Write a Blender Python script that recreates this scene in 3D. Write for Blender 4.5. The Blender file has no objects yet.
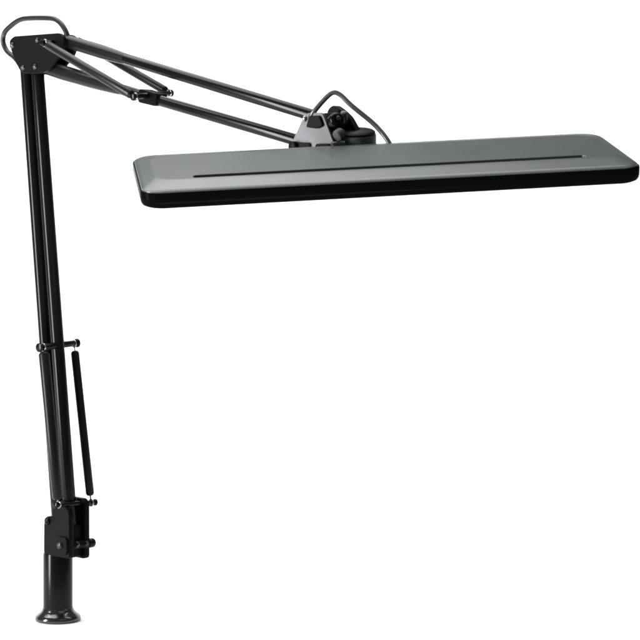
import bpy, bmesh, math, random
from mathutils import Vector, Matrix

C = bpy.context.scene.collection
scene = bpy.context.scene
S = 0.0013            # drawing unit -> metres
RAD = math.radians

# ------------------------------------------------------------------ camera
cam_d = bpy.data.cameras.new('camera')
cam = bpy.data.objects.new('camera', cam_d)
C.objects.link(cam)
cam.location = (0, -2000 * S, 420 * S)
cam.rotation_euler = (RAD(90), 0, 0)
cam_d.sensor_width = 36
cam_d.lens = 18 / (320 / 2000)
cam_d.shift_y = -120 / 640
cam_d.clip_start = 0.05
cam_d.clip_end = 60
scene.camera = cam
scene.render.resolution_x = 1024
scene.render.resolution_y = 1024

# ------------------------------------------------------------------ studio light
world = bpy.data.worlds.new('World')
scene.world = world
world.use_nodes = True
bg = world.node_tree.nodes['Background']
bg.inputs['Color'].default_value = (0.8, 0.85, 0.9, 1)
bg.inputs['Strength'].default_value = 0.25

def area(name, loc, target, sx, sy, power, col=(1, 1, 1)):
    d = bpy.data.lights.new(name, 'AREA')
    d.shape = 'RECTANGLE'; d.size = sx; d.size_y = sy; d.energy = power; d.color = col
    o = bpy.data.objects.new(name, d)
    C.objects.link(o)
    o.location = loc
    o.rotation_euler = (Vector(target) - Vector(loc)).to_track_quat('-Z', 'Y').to_euler()
    return o
area('overhead_softbox', (-0.75, 1.15, 3.0), (-0.6, 1.0, 0), 3.2, 2.5, 120)
area('backdrop_light', (0, 0.2, 2.9), (0, 2.6, 1.0), 5.0, 0.6, 68)
area('left_strip_softbox', (-2.3, -1.1, 0.6), (-0.1, -0.2, 0.45), 0.4, 1.8, 150, (1, 1, 0.99))
area('low_front_strip', (0.0, -1.9, -0.9), (0.0, -0.3, 0.6), 1.6, 0.14, 75)  # added strip below table level, gives the upper tubes their underside highlight

scene.view_settings.view_transform = 'Standard'
scene.view_settings.look = 'None'
scene.view_settings.exposure = 0
scene.view_settings.gamma = 1
try:
    scene.cycles.pixel_filter_type = 'BLACKMAN_HARRIS'
    scene.cycles.filter_width = 2.0
except Exception:
    pass

# ------------------------------------------------------------------ materials
def mat(name, col, rough=0.4, metal=0.0, spec=0.5, rvar=0.0, bump=0.0, scale=400, cvar=0.0, coat=0.0, ior=1.5):
    m = bpy.data.materials.new(name); m.use_nodes = True
    nt = m.node_tree; b = nt.nodes['Principled BSDF']
    b.inputs['Base Color'].default_value = (*col, 1)
    b.inputs['Roughness'].default_value = rough
    b.inputs['Metallic'].default_value = metal
    b.inputs['Specular IOR Level'].default_value = spec
    b.inputs['IOR'].default_value = ior
    b.inputs['Coat Weight'].default_value = coat
    tc = nt.nodes.new('ShaderNodeTexCoord')
    if rvar or cvar:
        n = nt.nodes.new('ShaderNodeTexNoise'); n.inputs['Scale'].default_value = 14
        n.inputs['Detail'].default_value = 5
        nt.links.new(tc.outputs['Object'], n.inputs['Vector'])
        if rvar:
            mr = nt.nodes.new('ShaderNodeMapRange')
            mr.inputs['To Min'].default_value = rough - rvar; mr.inputs['To Max'].default_value = rough + rvar
            nt.links.new(n.outputs['Fac'], mr.inputs['Value'])
            nt.links.new(mr.outputs['Result'], b.inputs['Roughness'])
        if cvar:
            mx = nt.nodes.new('ShaderNodeMix'); mx.data_type = 'RGBA'
            mx.inputs[6].default_value = (*[c * (1 - cvar) for c in col], 1)
            mx.inputs[7].default_value = (*[c * (1 + cvar) for c in col], 1)
            nt.links.new(n.outputs['Fac'], mx.inputs[0])
            nt.links.new(mx.outputs[2], b.inputs['Base Color'])
    if bump:
        n2 = nt.nodes.new('ShaderNodeTexNoise'); n2.inputs['Scale'].default_value = scale
        n2.inputs['Detail'].default_value = 3
        bp = nt.nodes.new('ShaderNodeBump'); bp.inputs['Strength'].default_value = bump
        bp.inputs['Distance'].default_value = 0.0004
        nt.links.new(tc.outputs['Object'], n2.inputs['Vector'])
        nt.links.new(n2.outputs['Fac'], bp.inputs['Height'])
        nt.links.new(bp.outputs['Normal'], b.inputs['Normal'])
    return m

M_white = mat('white_paper', (0.9, 0.9, 0.9), 0.9, spec=0.05, cvar=0.01)
M_paint = mat('black_satin_paint', (0.003, 0.003, 0.0033), 0.2, ior=1.22, rvar=0.05, bump=0.05)
M_sleeve = mat('black_plastic_sleeve', (0.006, 0.006, 0.0065), 0.3, ior=1.23, rvar=0.06, bump=0.1, scale=600)
M_matte = mat('black_matte_metal', (0.003, 0.003, 0.0032), 0.45, ior=1.13,  rvar=0.05, bump=0.1)
M_skirt = mat('black_gloss_edge', (0.002, 0.002, 0.002), 0.2, ior=1.03, rvar=0.03)
M_gloss = mat('black_enamel', (0.006, 0.005, 0.005), 0.16, ior=1.65, rvar=0.03)
M_head = mat('grey_metallic_paint', (0.050, 0.061, 0.054), 0.3, spec=0.24, rvar=0.045, bump=0.02, scale=900, cvar=0.08)
M_alu = mat('satin_aluminium', (0.075, 0.073, 0.079), 0.5, metal=0.3, rvar=0.05, bump=0.1, cvar=0.08)
M_steel = mat('bright_steel', (0.28, 0.28, 0.28), 0.22, metal=1.0, rvar=0.05)
M_screw = mat('screw_steel', (0.055, 0.055, 0.058), 0.34, metal=0.9, rvar=0.05)
M_cord = mat('grey_rubber_cord', (0.06, 0.06, 0.06), 0.25, spec=0.7, rvar=0.05, bump=0.1)
M_cordb = mat('black_rubber_cord', (0.008, 0.008, 0.008), 0.32, spec=0.3, rvar=0.05, bump=0.1)
M_hub = mat('dark_grey_plastic', (0.05, 0.05, 0.05), 0.5, spec=0.3, rvar=0.05, bump=0.1)
M_diff = mat('milky_diffuser', (0.6, 0.6, 0.58), 0.4, bump=0.2, scale=500)

# ------------------------------------------------------------------ helpers
ROOT = Vector((58 - 320, 0, 0))
q = math.sqrt(0.5)
def A(p):
    """arm frame: s along the arms, n across them (towards the left front), z up; gives drawing units"""
    s, n, z = p
    return Vector((ROOT.x + q * s - q * n, -q * s - q * n, z))
AS = Vector((q, -q, 0)); AN = Vector((-q, -q, 0)); AZ = Vector((0, 0, 1))

def build(name, bm, m, parent=None, smooth=True, angle=40):
    me = bpy.data.meshes.new(name)
    bmesh.ops.recalc_face_normals(bm, faces=bm.faces)
    for v in bm.verts:
        v.co = (v.co - ROOT) * S
    for f in bm.faces:
        f.smooth = smooth
    for e in bm.edges:
        if len(e.link_faces) == 2 and e.calc_face_angle(0) > RAD(angle):
            e.smooth = False
    bm.to_mesh(me); bm.free()
    me.materials.append(m)
    o = bpy.data.objects.new(name, me); C.objects.link(o)
    if parent is not None: o.parent = parent
    return o

def basis(d):
    d = d.normalized()
    a = Vector((0, 0, 1)) if abs(d.z) < 0.9 else Vector((1, 0, 0))
    u = d.cross(a).normalized(); v = d.cross(u).normalized()
    return u, v

def revolve(bm, p0, d, profile, n=32):
    """profile: list of (distance along d, radius)"""
    d = d.normalized(); u, v = basis(d); rings = []
    for t, r in profile:
        if r <= 1e-6: rings.append([bm.verts.new(p0 + d * t)])
        else: rings.append([bm.verts.new(p0 + d * t + (u * math.cos(2*math.pi*i/n) + v * math.sin(2*math.pi*i/n)) * r) for i in range(n)])
    for a, b in zip(rings, rings[1:]):
        for i in range(n):
            j = (i + 1) % n
            if len(a) == 1 and len(b) == 1: continue
            if len(a) == 1: bm.faces.new((a[0], b[i], b[j]))
            elif len(b) == 1: bm.faces.new((a[i], a[j], b[0]))
            else: bm.faces.new((a[i], a[j], b[j], b[i]))

def rod(bm, p0, p1, r, ch=None, n=32):
    d = p1 - p0; L = d.length
    ch = min(r * 0.3, L * 0.3) if ch is None else ch
    revolve(bm, p0, d, [(0, 0), (0, r - ch), (ch * .3, r - ch * .3), (ch, r), (L - ch, r), (L - ch * .3, r - ch * .3), (L, r - ch), (L, 0)], n)

def catmull(pts, k=8, closed=False):
    out = []; n = len(pts)
    for i in range(n if closed else n - 1):
        g = (lambda j: pts[j % n]) if closed else (lambda j: pts[max(0, min(n - 1, j))])
        a, b, c, d = g(i - 1), g(i), g(i + 1), g(i + 2)
        for j in range(k):
            t = j / k
            out.append(0.5 * ((2*b) + (c - a)*t + (2*a - 5*b + 4*c - d)*t*t + (3*b - a - 3*c + d)*t*t*t))
    if not closed: out.append(pts[-1])
    return out

def wire(bm, pts, r, n=14, closed=False):
    N = len(pts); rings = []
    pu = None
    for i in range(N):
        if closed: d = pts[(i + 1) % N] - pts[i - 1]
        else: d = pts[min(N - 1, i + 1)] - pts[max(0, i - 1)]
        d.normalize()
        if pu is None: u, _ = basis(d)
        else: u = (pu - d * pu.dot(d)).normalized()
        pu = u; v = d.cross(u)
        rr = r(i / (N - 1)) if callable(r) else r
        rings.append([bm.verts.new(pts[i] + (u * math.cos(2*math.pi*k/n) + v * math.sin(2*math.pi*k/n)) * rr) for k in range(n)])
    for i in range(N if closed else N - 1):
        a, b = rings[i], rings[(i + 1) % N]
        for k in range(n):
            l = (k + 1) % n
            bm.faces.new((a[k], a[l], b[l], b[k]))
    if not closed:
        bm.faces.new(rings[0]); bm.faces.new(rings[-1])

def round_poly(poly, r, k=5):
    out = []; n = len(poly)
    for i in range(n):
        p = Vector(poly[i]); a = Vector(poly[i - 1]); b = Vector(poly[(i + 1) % n])
        rr = r[i] if isinstance(r, (list, tuple)) else r
        da = (a - p); db = (b - p)
        t = min(rr, da.length * .45, db.length * .45)
        p0 = p + da.normalized() * t; p1 = p + db.normalized() * t
        for j in range(k + 1):
            w = j / k
            out.append(p0 * (1-w)**2 + p * 2*w*(1-w) + p1 * w*w)
    return out

def plate(bm, poly, n0, n1, r=3, bev=0.6):
    """outline in the arm plane (s, z), thickness from n0 to n1"""
    pts = round_poly(poly, r)
    cx = sum(p[0] for p in pts) / len(pts); cz = sum(p[1] for p in pts) / len(pts)
    def ring(n, ins):
        o = []
        for p in pts:
            dv = Vector((cx - p[0], cz - p[1])); l = dv.length
            pp = Vector((p[0], p[1])) + dv / l * ins
            o.append(bm.verts.new(A((pp.x, n, pp.y))))
        return o
    rs = [ring(n0, bev), ring(n0 + (bev if n1 > n0 else -bev), 0), ring(n1 - (bev if n1 > n0 else -bev), 0), ring(n1, bev)]
    for a, b in zip(rs, rs[1:]):
        for i in range(len(a)):
            j = (i + 1) % len(a); bm.faces.new((a[i], a[j], b[j], b[i]))
    bm.faces.new(rs[0]); bm.faces.new(rs[-1])

def nb(): return bmesh.new()

def bolt(parent, p, d, r, m=None, name='bolt', h=None):
    """round-head bolt with a small hex socket rim, axis d, seated at p"""
    bm = nb(); h = r * .75 if h is None else h
    revolve(bm, p, d, [(-0.4, 0), (-0.4, r), (h * .45, r), (h * .85, r * .8), (h, r * .5), (h * .7, r * .42), (h * .5, 0)], 24)
    return build(name, bm, m or M_screw, parent)

# ------------------------------------------------------------------ setting: seamless white sweep
bm = nb()
prof = [(-420, 0), (300, 0)]
R_ = 700
for i in range(0, 25):
    t = math.pi / 2 * i / 24
    prof.append((700 + R_ * math.sin(t), R_ - R_ * math.cos(t)))
prof.append((1400, 900))
rows = []
for y, z in prof:
    rows.append([bm.verts.new(Vector((x, y, z))) for x in (-2600, -900, 0, 900, 2600)])
for a, b in zip(rows, rows[1:]):
    for i in range(4): bm.faces.new((a[i], a[i + 1], b[i + 1], b[i]))
sweep = build('backdrop', bm, M_white)
sweep.location = ROOT * S
sweep['kind'] = 'structure'

# ------------------------------------------------------------------ the lamp
lamp = bpy.data.objects.new('desk_lamp', None)
C.objects.link(lamp)
lamp.location = ROOT * S
lamp['label'] = 'black jointed drafting lamp with long grey rectangular head on a short socket'
lamp['category'] = 'lamp'

# socket (round clamp foot)
bm = nb()
revolve(bm, ROOT.copy() + Vector((0, 0, 9)), AZ, [(0, 0), (0, 15), (8, 14.8), (57, 14.8), (59, 14.2), (59.6, 13), (59.6, 0)], 64)
socket = build('mounting_socket', bm, M_paint, lamp)
bm = nb()
revolve(bm, ROOT.copy() + Vector((0, 0, 0.05)), AZ, [(0, 0), (0, 21.5), (0.8, 22.6), (2.6, 23.0), (4.6, 22.4), (6.6, 20.3), (8.6, 17.6), (10.6, 16.0), (12, 15.6), (12.6, 15.0), (12.6, 13.0)], 64)
build('flange', bm, M_gloss, socket)

# base bracket: near cheek, far cheek, web
bm = nb()
plate(bm, [(-5, 67), (36, 67), (36, 110), (33, 118), (14, 118), (11, 107), (-2, 105), (-5, 98)], 8, 14, 4)
near = build('base_bracket', bm, M_matte, lamp)
bolt(near, A((2, 14, 101)), AN, 3.8, M_paint)
bolt(near, A((25, 16.5, 79.5)), AN, 3.4)
bm = nb()
plate(bm, [(2, 64), (33, 64), (33, 120), (29, 123.5), (6, 123.5), (2, 118)], -14, -8, 4)
far = build('base_bracket', bm, M_matte, lamp)
bm = nb()
plate(bm, [(-4, 66), (29.5, 66), (29.5, 99), (-4, 99)], -7.9, 7.9, 3)
blk = build('bracket_block', bm, M_matte, lamp)
bm = nb(); rod(bm, A((32, 9, 80)), A((32, -13, 79)), 4.2)
pin = build('cross_pin', bm, M_matte, lamp)
bm = nb(); revolve(bm, A((32, -12.5, 79)), -AN, [(0, 0), (0, 4.2), (1, 4.8), (6, 4.8), (7.2, 4.0), (7.2, 0)], 20)
build('knob', bm, M_paint, pin)
bolt(pin, A((34, 3, 80)), Vector((-.1, -1, .1)), 3.2)
bolt(pin, A((35.5, -8, 80)), Vector((-.1, -1, .1)), 2.2)
bm = nb(); plate(bm, [(17, 71), (35, 71), (35, 88), (17, 88)], 14.1, 16.5, 5)
build('clamp_boss', bm, M_matte, near)
bm = nb(); plate(bm, [(14, 100), (24, 100), (24, 122.5), (14, 122.5)], -7.8, 9, 4)
build('spring_anchor', bm, M_matte, lamp)
# socket pivot spigot
bm = nb(); rod(bm, ROOT + Vector((0, 0, 60)), ROOT + Vector((0, 0, 73)), 12.5)
build('spigot', bm, M_matte, lamp)

# lower arm: two parallel tubes
def tube(s0, z0, s1, z1, r, n=0.0, m=M_paint):
    bm = nb(); rod(bm, A((s0, n, z0)), A((s1, n, z1)), r, ch=0.8, n=40)
    return build('arm_tube', bm, m, lamp)
t1 = tube(2.0, 88, -52.5, 556, 6.7)
t2 = tube(22.3, 88, -34.5, 557, 6.6)

def hook(parent, c, axis, r=3.2, w=0.9, stem=None):
    """wire eye round c in a plane with normal `axis`, plus a stem to the spring"""
    u, v = basis(axis)
    bm = nb()
    pts = [c + (u * math.cos(a) + v * math.sin(a)) * r for a in [2*math.pi*i/20 for i in range(20)]]
    wire(bm, pts, w, 10, closed=True)
    if stem is not None:
        dv = (stem - c).normalized()
        rod(bm, c + dv * r, stem, w, n=10)
    return build('spring_hook', bm, M_steel, parent)

def spring(p0, p1, r, gap=4.5):
    """sleeved spring between two pins: p0, p1 are the pin centres"""
    d = (p1 - p0).normalized(); L = (p1 - p0).length
    bm = nb()
    revolve(bm, p0 + d * gap, d, [(0, 0), (0, r * .55), (0.8, r * .8), (2.5, r), (L - 2*gap - 2.5, r), (L - 2*gap - .8, r * .8), (L - 2*gap, r * .55), (L - 2*gap, 0)], 28)
    o = build('spring_sleeve', bm, M_sleeve, lamp)
    hook(o, p0, AN, stem=p0 + d * (gap + 1.5)); hook(o, p1, AN, stem=p1 - d * (gap + 1.5))
    return o

# lower springs and the pins that carry them
def crosspin(pa, pb, r, m=M_paint, ends=True):
    bm = nb(); rod(bm, pa, pb, r, n=24)
    o = build('cross_pin', bm, m, lamp)
    if ends:
        d = (pb - pa).normalized()
        for p, s_ in ((pa, -1), (pb, 1)):
            bm = nb(); revolve(bm, p, d * s_, [(-1.8, 0), (-1.6, r * 1.15), (-.4, r * 1.4), (.8, r * 1.4), (1.5, r * 1.0), (1.5, 0)], 20)
            build('end_cap', bm, m, o)
    return o
crosspin(A((4.6, 26.5, 274.0)), A((-3, -26, 275.5)), 3.3)
crosspin(A((30.2, 26, 120.8)), A((25.0, -27, 117.5)), 2.5)
spring(A((5.6, 22.5, 274.2)), A((30.2, 22.5, 121.2)), 5.5)
spring(A((-2.4, -22, 275)), A((25, -22, 117.5)), 4.3, gap=7)

# elbow bracket (two cheeks) with pins and bolts
pl = [(-70, 582), (-62, 586.5), (14, 585.5), (22, 581), (19, 566), (-2, 550), (-16, 546.5), (-50, 548), (-66, 572)]
for i, (a, b, ds) in enumerate(((8, 11.5, 3), (-11.5, -8, -3))):
    bm = nb(); plate(bm, [(p[0] + ds, p[1]) for p in pl], a, b, [5, 6, 5, 5, 6, 9, 8, 9, 7])
    e = build('elbow_bracket', bm, M_matte, lamp)
    if i == 0:
        bolt(e, A((-60, 11.5, 577)), AN, 3.2)
        bolt(e, A((-18.5, 11.5, 580.0)), AN, 2.6)
        bolt(e, A((-41.8, 11.5, 553.8)), AN, 2.8)
        bolt(e, A((-22, 11.5, 553.6)), AN, 2.8)
    else:
        bolt(e, A((10, -11.5, 580)), -AN, 4.0)
bm = nb(); plate(bm, [(-58, 560), (-20, 556), (-10, 581), (-58, 582)], -7.6, 7.6, 4)
build('elbow_block', bm, M_matte, lamp)
crosspin(A((9.2, 27, 575.6)), A((3.8, -27, 579.8)), 2.0)
# elbow cord loop
lp = [(-63, 0, 558), (-71.8, 0, 565.6), (-85.5, 0, 573.5), (-92.2, 0, 583.2), (-89.8, 0, 592.3), (-79, 0, 598.8), (-64, 0, 604.0), (-46.3, 0, 604.7), (-13.1, 0, 602.6), (0.0, 0, 599.0), (9.7, 0, 591.4), (16.2, 0, 581), (15, 0, 572)]
bm = nb(); wire(bm, catmull([A(p) for p in lp], 8), 2.7)
build('power_cord', bm, M_cordb, lamp)

# upper arm: two parallel tubes
tube(4, 580.5, 362, 493.6, 5.3)
tube(-30, 555.5, 352, 470.2, 5.3)
bm = nb(); revolve(bm, A((10, 0, 579.0)), A((96, 0, 558.1)) - A((10, 0, 579.0)), [(0, 0), (0, 6.2), (20, 6.8), (62, 6.9), (80, 6.3), (98, 5.45), (100, 5.2)]); build('tube_collar', bm, M_sleeve, lamp)
bm = nb(); revolve(bm, A((-20, 0, 553.3)), A((84, 0, 530.0)) - A((-20, 0, 553.3)), [(0, 0), (0, 6.6), (30, 7.6), (80, 7.2), (105, 6.3), (122, 5.45), (124, 5.2)]); build('tube_collar', bm, M_sleeve, lamp)
crosspin(A((150.1, 27, 516.6)), A((140.7, -27, 522.6)), 2.6)
bm = nb(); plate(bm, [(132, 513), (158, 508), (160, 520), (134, 526)], -7, 7, 3)
build('tube_clip', bm, M_matte, lamp)
spring(A((11, 25, 574.9)), A((150.1, 25, 516.8)), 4.4)
spring(A((3.5, -25, 580.2)), A((140.7, -25, 522.8)), 4.2)

# head joint
bm = nb()
plate(bm, [(359.8, 490.5), (364.8, 495.4), (384.4, 495.4), (401, 463), (398, 456), (345, 456), (341, 462)], 8, 11, [4, 4, 4, 6, 4, 4, 5], bev=0.5)
br = build('head_bracket', bm, M_alu, lamp)
bm = nb(); plate(bm, [(366.5, 483.0), (370, 492.8), (382.5, 492.8), (387, 484.0), (380.1, 481.5)], 11.1, 13.5, 2); build('black_pad', bm, M_matte, br)  # black plate standing in for the dark recess at the bracket top
bm = nb(); rod(bm, A((352, 10.8, 466.8)), A((352, 17, 466.8)), 4.4); build('bolt', bm, M_matte, br)
bm = nb(); plate(bm, [(352, 464.5), (371, 463.5), (371, 469.5), (354, 470.5)], 11.1, 13, 2); build('black_pad', bm, M_matte, br)
bm = nb(); plate(bm, [(376, 463.5), (396, 463.2), (394, 468.5), (378, 468.5)], 11.1, 13, 2); build('black_pad', bm, M_matte, br)
bolt(br, A((347, 11, 465.5)), AN, 2.6, M_steel)
bolt(br, A((363, 11, 490.5)), AN, 2.6, M_steel)
bm = nb(); plate(bm, [(359, 490), (365, 496), (384, 496), (402, 463), (400, 456), (346, 456), (343, 462)], -11, -8, 4, bev=0.5)
br2 = build('head_bracket', bm, M_matte, lamp)
bm = nb(); plate(bm, [(368, 458), (394, 458), (393, 480), (386, 491), (372, 491)], -7.9, 7.9, 3)
build('joint_block', bm, M_matte, lamp)
# tension knob and dark yoke behind the bracket
bm = nb()
plate(bm, [(366, 492), (369, 500), (376, 503), (384, 499), (394, 492), (403, 480), (410, 466), (400, 460), (376, 470)], -18, -11.3, 4)
yk = build('yoke', bm, M_matte, lamp)
K = Vector((15, -285, 489))
dk = Vector((0.35, -0.75, 0.35)).normalized()
bm = nb(); revolve(bm, K, dk, [(-14, 0), (-14, 6.5), (-2, 7.2), (0, 7.0), (1.5, 6.0), (2.2, 4.2), (1.0, 3.8), (1.0, 0)], 28)
kn = build('tension_knob', bm, M_paint, lamp)
bm = nb(); revolve(bm, K + dk * 1.0, dk, [(0, 0), (0, 2.6), (2.2, 2.4), (2.8, 1.6), (2.8, 0)], 6)
build('nut', bm, M_screw, kn)
bm = nb(); rod(bm, Vector((21.5, -270, 486)), Vector((20.5, -276, 496)), 3.0); build('lug', bm, M_hub, yk)
bm = nb(); rod(bm, Vector((14, -292, 474)), Vector((19, -288, 478)), 5.2); build('joint_boss', bm, M_hub, yk)
bm = nb(); rod(bm, Vector((10, -296, 466)), Vector((20, -292, 468)), 3.4); build('joint_boss', bm, M_screw, yk)

# ------------------------------------------------------------------ lamp head
HO = Vector((52.18, -352, 451.48))
HR = (Matrix.Rotation(RAD(8.03), 4, 'Z') @ Matrix.Rotation(RAD(-3.08), 4, 'Y') @ Matrix.Rotation(RAD(13.77), 4, 'X')).to_3x3()
L2, W2, H = 404 / 2, 134.2 / 2, 13.5
def H_(x, y, z): return HO + HR @ Vector((x, y, z))

def rr(x0, x1, y0, y1, r, z, k=12, rb=None):
    """rounded rectangle ring; r front corner radius, rb back corner radius"""
    rb = r if rb is None else rb
    out = []
    for cx, cy, a0, rad in ((x1 - r, y0 + r, -90, r), (x1 - rb, y1 - rb, 0, rb), (x0 + rb, y1 - rb, 90, rb), (x0 + r, y0 + r, 180, r)):
        for i in range(k + 1):
            a = RAD(a0 + 90 * i / k)
            out.append((cx + rad * math.cos(a), cy + rad * math.sin(a), z))
    return out

def loft(bm, rings, cap0=True, cap1=True):
    rs = [[bm.verts.new(H_(*p)) for p in r] for r in rings]
    for a, b in zip(rs, rs[1:]):
        n = len(a)
        for i in range(n):
            j = (i + 1) % n; bm.faces.new((a[i], a[j], b[j], b[i]))
    if cap0: bm.faces.new(rs[0])
    if cap1: bm.faces.new(rs[-1])

lamp_head = bpy.data.objects.new('lamp_head', None)
# grey top pressing
def top_rings(ins, z):
    """ins = (left, right, front, back) inset"""
    l, r, f, b = ins
    m_ = min(l, f)
    return rr(-L2 - 1.5 + l, L2 - r, -W2 + f, W2 - b, max(6, 16 - m_ * .2), z, rb=max(8, 18 - m_ * .2))
CF = 28
ZT = 3.62
rings = [top_rings((3.0, 3.0, 2.6, 2.6), -4), top_rings((1.2, 1.2, 1.0, 1.2), -1.0), top_rings((1.6, 1.6, 1.2, 1.6), 0.3), top_rings((3.2, 3.4, 3, 3.2), 1.3)]
for t in (0.12, 0.3, 0.6, 0.85, 0.95, 1.0):
    z = 1.3 + 2.4 * (t if t < .9 else (0.9 + (t - .9) * .55))
    rings.append(top_rings((3.2 + 11 * t, 3.4 + 11 * t, 3 + (CF - 3) * t, 3.2 + 16 * t), z))
rings.append(top_rings((14.2 + 2, 14.4 + 2, CF + 2, 19.2 + 3), ZT))
bm = nb(); loft(bm, rings, cap1=False)
# flat top with the long louvre groove sunk into it
def slot(g, z): return rr(-159.5 - g, 162 + g, -W2 + CF + 2.6 - g, -W2 + CF + 11.2 + g, min(2.6, 3 + g), z, k=5)
bm.verts.ensure_lookup_table()
nring = len(rings[-1])
outer = [bm.verts[len(bm.verts) - nring + i] for i in range(nring)]
srings = [[bm.verts.new(H_(*p)) for p in slot(g, z)] for g, z in ((0.5, ZT), (0.15, ZT - .2), (0, ZT - .7), (0, -1.8))]
for ra, rb_ in zip(srings, srings[1:]):
    for i in range(len(ra)):
        j = (i + 1) % len(ra); bm.faces.new((ra[i], ra[j], rb_[j], rb_[i]))
bm.faces.new(srings[-1])
bm.edges.ensure_lookup_table()
loop = []
for ring_ in (outer, srings[0]):
    for i in range(len(ring_)):
        a_, b_ = ring_[i], ring_[(i + 1) % len(ring_)]
        e_ = bm.edges.get((a_, b_)) or bm.edges.new((a_, b_))
        loop.append(e_)
bmesh.ops.triangle_fill(bm, use_beauty=True, use_dissolve=False, edges=loop)
shade = build('lamp_shade', bm, M_head, lamp, angle=35)
up = (HR @ Vector((0, 0, 1))).normalized()
for p_ in shade.data.polygons:            # the flat panel inside the crease is dead flat
    if abs(p_.normal.dot(up)) > 0.99995: p_.use_smooth = False
bm = nb()
loft(bm, [slot(-0.1, -1.6), slot(-0.1, 1.8)])
build('slot_dark_strip', bm, M_matte, shade)  # black strip sunk in the groove, in place of its dark depth
# black skirt round the edge
def sk(i, z): return rr(-L2 - 1.5 + i, L2 - i, -W2 + i, W2 - i, 16, z, rb=18)
bm = nb()
loft(bm, [sk(5.5, -8.5), sk(5.0, -H), sk(3.2, -H), sk(1.4, -H + 1.2), sk(0.4, -H + 3.2), sk(0.0, -H + 6), sk(0.0, -2.0), sk(0.4, -0.9), sk(1.15, -0.6), sk(1.6, -1.2), sk(1.6, -3)], False, False)
skirt = build('shade_skirt', bm, M_skirt, shade)
bm = nb(); loft(bm, [sk(5.6, -9.5), sk(5.6, -6)]); build('diffuser', bm, M_diff, shade)
# swivel mount behind the back edge
bm = nb()
def HV(v): return HR @ Vector(v)
revolve(bm, H_(-9, W2 + 15, -10), HV((0, 0, 1)), [(0, 0), (0, 17.5), (15.5, 17.5), (17, 17.0), (17, 0)], 48)
sw = build('swivel_mount', bm, M_hub, lamp)
bm = nb(); revolve(bm, H_(-9, W2 + 15, 6.9), HV((0, 0, 1)), [(0, 0), (0, 16.9), (1.6, 16.7), (2.6, 15.4), (2.6, 0)], 48)
build('swivel_cap', bm, M_matte, sw)
bm = nb(); rod(bm, Vector((13, -284, 470)), H_(-9, W2 + 15, 0), 6.5); build('joint_arm', bm, M_matte, lamp)
bpy.data.objects.remove(lamp_head)
# cord from the arm to the head
cd = [(-10, -264, 489), (-6.0, -270, 495.2), (0.9, -271, 503.7), (7.9, -272, 510.8), (12.5, -273, 512.9), (18.1, -274, 510.2), (27.6, -277, 501.0), (43.9, -280, 487.5), (51.5, -283, 479.7), (56.6, -286, 473.1), (61.6, -289, 464.5), (64, -291, 459), (64, -300, 455)]
bm = nb(); wire(bm, catmull([Vector(p) for p in cd], 8), 2.25)
build('power_cord', bm, M_cord, lamp)
